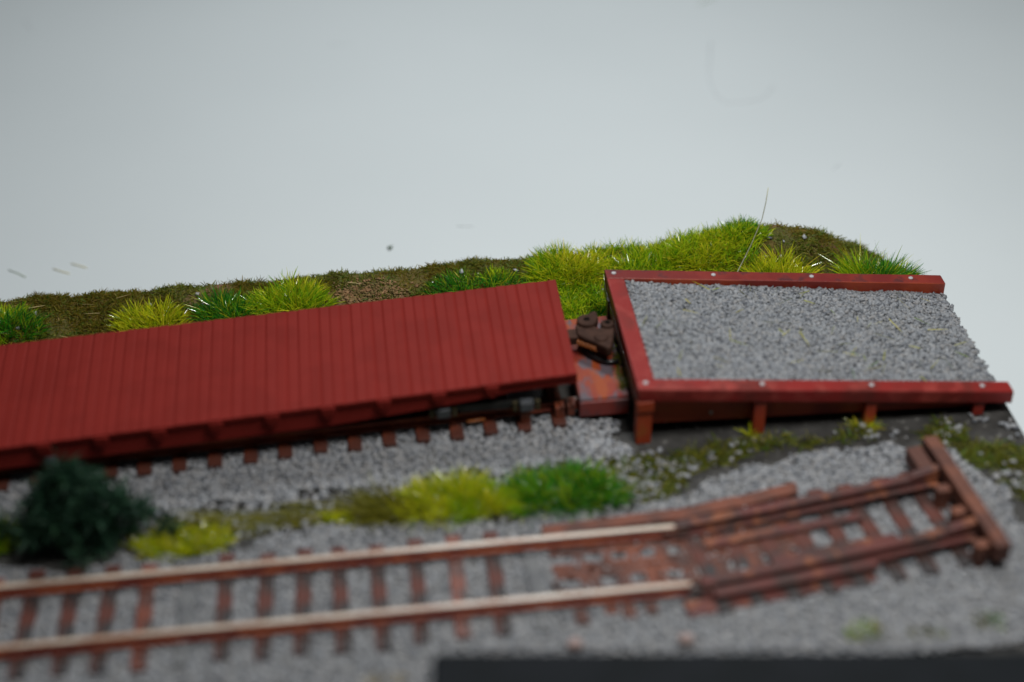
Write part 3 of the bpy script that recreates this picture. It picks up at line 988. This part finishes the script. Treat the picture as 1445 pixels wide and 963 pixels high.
# knuckle coupler
HEAD = [(1.36, 6.99), (1.42, 7.19), (1.63, 7.37), (1.84, 7.54), (1.93, 7.51), (1.94, 7.29), (1.88, 7.11), (1.81, 6.97), (1.83, 6.86), (1.93, 6.84),
        (2.02, 6.94), (2.02, 7.09), (2.12, 7.14), (2.21, 7.04), (2.235, 6.79), (2.17, 6.47), (2.10, 6.22), (2.05, 6.06), (1.95, 6.02), (1.85, 6.15), (1.71, 6.31), (1.5, 6.48), (1.36, 6.66)]
HEAD = [(x, y - 0.12) for x, y in HEAD]
mb = MB()
mb.prism(HEAD, 0.93, 1.19)
mb.tube([(1.64, 6.97, 1.10), (1.64, 6.97, 1.27)], 0.235, 20)
mb.tube([(2.09, 6.80, 1.10), (2.09, 6.80, 1.25)], 0.155, 16)
mb.tube([(1.88, 6.32, 1.10), (1.88, 6.32, 1.235)], 0.17, 16)
cp = mb.build('coupler', M['coupler_brown'], wagon, bevel=0.075, seg=4, smooth=True)
mb = MB()
mb.tube([(1.64, 6.98, 1.268), (1.64, 6.98, 1.276)], 0.075, 14)
mb.build('pin_hole_shade', M['hole_shade'], cp)  # flat black disc on the casting, its colour standing in for a hole's shade
mb = MB()
mb.tube([(2.10, 6.82, 1.248), (2.10, 6.82, 1.256)], 0.07, 14)
mb.build('pin_hole_shade', M['hole_shade'], cp)  # second disc, shade of the knuckle's hole painted black
mb = MB()
mb.tube([(2.08, 6.45, 0.95), (2.06, 6.30, 0.93)], 0.11, 12)
mb.build('knuckle', M['coupler_brown'], cp, bevel=0.03)
mb = MB()
mb.hexa([(0.7, 6.5, .90), (1.5, 6.5, .90), (1.5, 6.85, .90), (0.7, 6.85, .90), (0.7, 6.5, 1.12), (1.5, 6.5, 1.12), (1.5, 6.85, 1.12), (0.7, 6.85, 1.12)])
mb.build('shank', M['coupler_brown'], cp, bevel=0.03)
mb = MB()
a, b = Vector((1.40, 6.53, 1.0)), Vector((1.80, 6.20, 1.0))
dirv = (b - a).normalized()
sd = Vector((-dirv.y, dirv.x, 0))
mb.tube([a + (b - a) * (k / 130) + 0.055 * (math.cos(k * 6.283 * 9 / 130) * sd + math.sin(k * 6.283 * 9 / 130) * Vector((0, 0, 1))) - sd * 0.06 for k in range(131)], 0.012, 6)
mb.build('spring', M['copper'], cp, smooth=True)
mb = MB()
pin = [(1.55, 6.6, 0.94), (1.55, 6.45, 0.80), (1.66, 6.27, 0.74), (1.82, 6.08, 0.73), (2.0, 5.98, 0.73), (2.24, 5.97, 0.74)]
mb.tube(pin, 0.06, 10)
mb.build('trip_pin', M['black'], cp, smooth=True)

# ------------------------------------------------------------------ loading ramp
ramp = thing('loading_ramp', (6.5, 6.2, 0.0), 'red timber loading ramp filled with grey gravel and sloping down to the board edge', 'ramp')
zt = lambda x: 1.53 - 0.1105 * (x - 2.3)                # top of the curbs
XA, XB = 2.30, 10.68


def sloped(mb, x0, x1, y0, y1, top, bot):
    mb.hexa([(x0, y0, zt(x0) - bot), (x1, y0, zt(x1) - bot), (x1, y1, zt(x1) - bot), (x0, y1, zt(x0) - bot),
             (x0, y0, zt(x0) - top), (x1, y0, zt(x1) - top), (x1, y1, zt(x1) - top), (x0, y1, zt(x0) - top)])


def bolt_row(parent, spots):
    bp = None
    for (x, y) in spots:
        z = zt(x)
        if bp is None:
            mb = MB()
            mb.tube([(x, y, z - .03), (x, y, z + .025)], 0.062, 7)
            bp = mb.build('bolt', M['bolt'], parent, bevel=0.012, origin=(x, y, z))
            b0 = Vector((x, y, z))
        else:
            c = copy_child(bp, parent, Vector((x, y, z)) - b0)
            c.rotation_euler.z = random.uniform(0, 1)


mb = MB()
sloped(mb, XA, XB + .1, 3.88, 4.27, 0, 0.34)
cb = mb.build('curb_beam', M['ramp_red'], ramp, bevel=0.035, seg=3)
bolt_row(cb, [(2.5, 4.10), (5.08, 4.09), (7.55, 4.08), (10.1, 4.08)])
mb = MB()
sloped(mb, XA, XB, 8.22, 8.60, 0, 0.36)
mb.m[2] = 1
cb2 = mb.build('curb_beam', [M['ramp_dark'], M['ramp_orange']], ramp, bevel=0.03, seg=3)
bolt_row(cb2, [(2.5, 8.42), (4.92, 8.42), (7.35, 8.42), (9.85, 8.42)])
mb = MB()
mb.hexa([(XA, 4.272, zt(XA) - .34), (XA + .42, 4.272, zt(XA + .42) - .34), (XA + .42, 8.218, zt(XA + .42) - .34), (XA, 8.218, zt(XA) - .34),
         (XA, 4.272, zt(XA) - .004), (XA + .42, 4.272, zt(XA + .42) - .004), (XA + .42, 8.218, zt(XA + .42) - .004), (XA, 8.218, zt(XA) - .004)])
mb.build('end_beam', M['ramp_red'], ramp, bevel=0.03, seg=3)
# end wall of wet dark planks
mb = MB()
yk = 4.0
while yk < 8.5:
    w = random.uniform(0.26, 0.36)
    mb.box(XA + .05, XA + .30, yk, min(yk + w - .03, 8.55), 0.004, zt(XA) - .345)
    yk += w
mb.build('end_wall', M['wet_wood'], ramp, bevel=0.012)
mb = MB()
mb.box(XA - .012, XA + .045, 4.0, 8.55, zt(XA) - .62, zt(XA) - .38)
mb.build('wall_plank', M['wet_wood'], ramp, bevel=0.015)
mb = MB()
mb.box(XA - .05, XA + .045, 7.75, 7.95, 0.3, zt(XA) - .345)
mb.build('wall_post', M['wet_wood'], ramp, bevel=0.015)
# side panels, set back under the curbs, stopping short of the ground
for y0 in (4.16, 8.24):
    mb = MB()
    x0, x1 = XA + .32, XB - .35
    zb = lambda x: max(0.03, 0.36 - 0.040 * (x - 2.3))
    mb.hexa([(x0, y0, zb(x0)), (x1, y0, zb(x1)), (x1, y0 + .15, zb(x1)), (x0, y0 + .15, zb(x0)),
             (x0, y0, zt(x0) - .345), (x1, y0, max(zt(x1) - .345, zb(x1) + .05)), (x1, y0 + .15, max(zt(x1) - .345, zb(x1) + .05)), (x0, y0 + .15, zt(x0) - .345)])
    pnl = mb.build('side_panel', M['ramp_orange'], ramp)
    if y0 < 5:
        mb = MB()
        mb.tube([(4.0, y0 + .02, 0.5), (4.0, y0 - .015, 0.5)], 0.045, 8)
        mb.build('bolt', M['bolt'], pnl)
# posts under the front curb
for x, w in ((2.47, .34), (5.04, .27), (7.56, .25), (10.05, .24)):
    z1 = zt(x) - .345
    mb = MB()
    mb.hexa([(x - w / 2 - .02, 3.86, 0.004), (x + w / 2 - .02, 3.86, 0.004), (x + w / 2 - .02, 4.15, 0.004), (x - w / 2 - .02, 4.15, 0.004),
             (x - w / 2, 3.93, z1), (x + w / 2, 3.93, z1), (x + w / 2, 4.15, z1), (x - w / 2, 4.15, z1)])
    po = mb.build('post', M['ramp_orange'], ramp, bevel=0.025)
    if x < 3:
        mb = MB()
        mb.box(x - .19, x + .20, 3.865, 4.045, z1 - .30, z1 - .004)
        mb.build('bracket', M['ramp_orange'], po, bevel=0.04)
# gravel body under the loose stones
zg = lambda x: 1.36 - 0.137 * (x - 2.7)
mb = MB()
x0, x1 = XA + .425, XB - .12
mb.hexa([(x0, 4.275, zg(x0) - .5), (x1, 4.275, 0.02), (x1, 8.215, 0.02), (x0, 8.215, zg(x0) - .5),
         (x0, 4.275, zg(x0) - .02), (x1, 4.275, zg(x1) - .02), (x1, 8.215, zg(x1) - .02), (x0, 8.215, zg(x0) - .02)])
mb.build('fill', M['fill_grey'], ramp)
# low platform in front of the end wall
mb = MB()
pl = [(1.17, 4.78), (2.29, 4.80), (2.29, 7.95), (1.17, 7.90)]
mb.prism(pl, 0.22, 0.655)
pf = mb.build('platform', [M['platform_red']], ramp, bevel=0.05, seg=3)
mb = MB()
mb.box(1.16, 2.28, 4.735, 4.785, 0.20, 0.60)
mb.build('platform_edge', M['platform_side'], pf, bevel=0.02)
mb = MB()
mb.box(1.3, 1.6, 5.1, 5.5, 0.004, 0.218)
mb.build('foot', M['truck_black'], pf)
for q in ((1.85, 2.2, 4.95, 5.4), (1.4, 2.2, 7.3, 7.7)):
    mb = MB()
    mb.box(*q, 0.004, 0.218)
    mb.build('foot', M['truck_black'], pf)

# gravel of the ramp: loose chips, several layers
n = 29000
x = rng.uniform(XA + .45, XB + .02, n)
y = rng.uniform(4.29, 8.2, n)
x = np.where(x > XB - .2, x - rng.random(n) * 0.15, x)
P = np.stack([x, y, zg(x) + rng.uniform(-0.03, 0.05, n) + (vnoise(x * 3, y * 3) - .5) * .08], 1)
V, F = pieces(P, rng.uniform(0.05, 0.098, n), flat=0.6, jitter=0.27)
tag(np_mesh('gravel', V, F, M['stone_blue_grey']), 'coarse grey gravel heaped level inside the red ramp', 'gravel', kind='stuff')
# stray grass fibres lying on that gravel
n = 80
x, y = rng.uniform(2.9, 10.3, n), rng.uniform(4.6, 8.1, n)
a = rng.uniform(0, 6.283, n)
D = np.stack([np.cos(a), np.sin(a), -0.137 * np.cos(a)], 1)
V, F = blades(np.stack([x, y, zg(x) + 0.145], 1), D, rng.uniform(0.2, 0.55, n), rng.uniform(0.012, 0.024, n), 0.05)
tag(np_mesh('grass_clippings', V, F, M['clipping']), 'stray grass fibres lying on the ramp gravel', 'clippings', kind='stuff')

# ------------------------------------------------------------------ loose bits on the table and around


def strand(name, label, cat, pts, r, m, group=None):
    mb = MB()
    mb.tube(pts, r, 6)
    o = mb.build(name, M[m], smooth=True, origin=pts[0])
    return tag(o, label, cat, group)


tz = TZ + 0.012
ts_ = TZ + 0.006
GB = 'loose grass blades on the white table'
strand('grass_strand', 'grey green blade on the table, the one farthest from the others near the photo edge', 'grass blade', [(-13.27, 15.33, tz), (-13.0, 15.13, tz), (-12.75, 14.9, tz)], 0.014, 'pale_green', GB)
strand('grass_strand', 'pale straw blade lying in the middle of the three on the table', 'grass blade', [(-12.05, 15.23, tz), (-11.8, 15.05, tz), (-11.56, 14.91, tz)], 0.015, 'pale_straw', GB)
strand('grass_strand', 'pale straw blade on the table lying farthest from the grey green one', 'grass blade', [(-11.58, 15.42, tz), (-11.35, 15.29, tz), (-11.11, 15.13, tz)], 0.015, 'pale_straw', GB)
strand('grass_strand', 'green blade alone at the far edge of the table', 'grass blade', [(9.14, 29.8, tz), (9.4, 30.1, tz), (9.8, 30.3, tz)], 0.02, 'pale_green', GB)
strand('fibre', 'long thin stray hair standing up behind the ramp curb', 'fibre', [(5.74, 9.3, 0.3), (5.74, 9.3, 0.66), (6.04, 9.3, 1.46), (6.25, 9.3, 2.15), (6.31, 9.3, 2.6), (6.34, 9.3, 3.03)], 0.011, 'fibre')
strand('thread', 'faint curved thread lying like a hook on the white table', 'thread', [(8.89, 26.68, ts_), (8.26, 24.04, ts_), (8.22, 22.76, ts_), (8.44, 22.18, ts_), (9.0, 22.15, ts_), (9.5, 22.22, ts_), (10.03, 22.75, ts_), (10.19, 23.13, ts_)], 0.016, 'scuff')
for pts, lb in (([(-15.18, 32.1, ts_), (-14.72, 31.12, ts_)], 'faint grey fleck on the table near its far corner'),
                ([(-4.23, 28.43, ts_), (-3.49, 28.32, ts_)], 'faint grey fleck alone in the far middle of the table'),
                ([(-0.77, 15.89, ts_), (-0.3, 15.82, ts_)], 'faint grey fleck on the table just behind the bank'),
                ([(10.65, 17.52, ts_), (10.96, 17.83, ts_)], 'faint grey fleck on the table behind the mound')):
    strand('fleck', lb, 'fleck', pts, 0.012, 'scuff', 'faint flecks on the table')
V, F = pieces(np.array([(-2.73, 14.95, TZ + .05), (-2.68, 14.99, TZ + .06), (-2.76, 15.0, TZ + .05)]), np.array([0.08, 0.06, 0.05]))
tag(np_mesh('crumb', V, F, M['crumb']), 'tiny dark green crumb lying on the white table', 'crumb')
for x, y, lb in ((0.12, -1.95, 'pale pink pebble in the ballast nearer the end of the dark box'), (2.2, -2.1, 'pale pink pebble in the ballast farther along the dark box')):
    bm = bmesh.new()
    bmesh.ops.create_icosphere(bm, subdivisions=2, radius=0.15)
    for v in bm.verts:
        v.co = Vector((v.co.x * 1.1, v.co.y * 0.9, v.co.z * 0.75)) * (1 + 0.12 * math.sin(v.co.x * 31 + v.co.y * 17 + x))
    me = bpy.data.meshes.new('pebble')
    bm.to_mesh(me)
    bm.free()
    me.materials.append(M['pink_stone'])
    me.polygons.foreach_set('use_smooth', [True] * len(me.polygons))
    o = bpy.data.objects.new('pebble', me)
    COL.objects.link(o)
    o.location = (x, y, 0.16)
    tag(o, lb, 'pebble', 'pink pebbles in the ballast')

# dark box standing along the front edge
box = thing('storage_box', (4.0, -6.0, TZ), 'matte charcoal box along the front edge of the board', 'box')
ya = -R(7.05)
mb = MB()
L_ = 16.0
cx, cy = -2.60 + L_ / 2 * math.cos(ya) + 1.25 * math.sin(ya), -4.065 + L_ / 2 * math.sin(ya) - 1.25 * math.cos(ya)
mb.rbox((cx, cy), L_ / 2 - .03, 1.22, TZ + .004, 2.28, ya)
mb.build('body', M['charcoal'], box, bevel=0.08)
mb = MB()
mb.rbox((cx, cy), L_ / 2, 1.25, 2.284, 2.6, ya)
mb.build('lid', M['charcoal'], box, bevel=0.08)
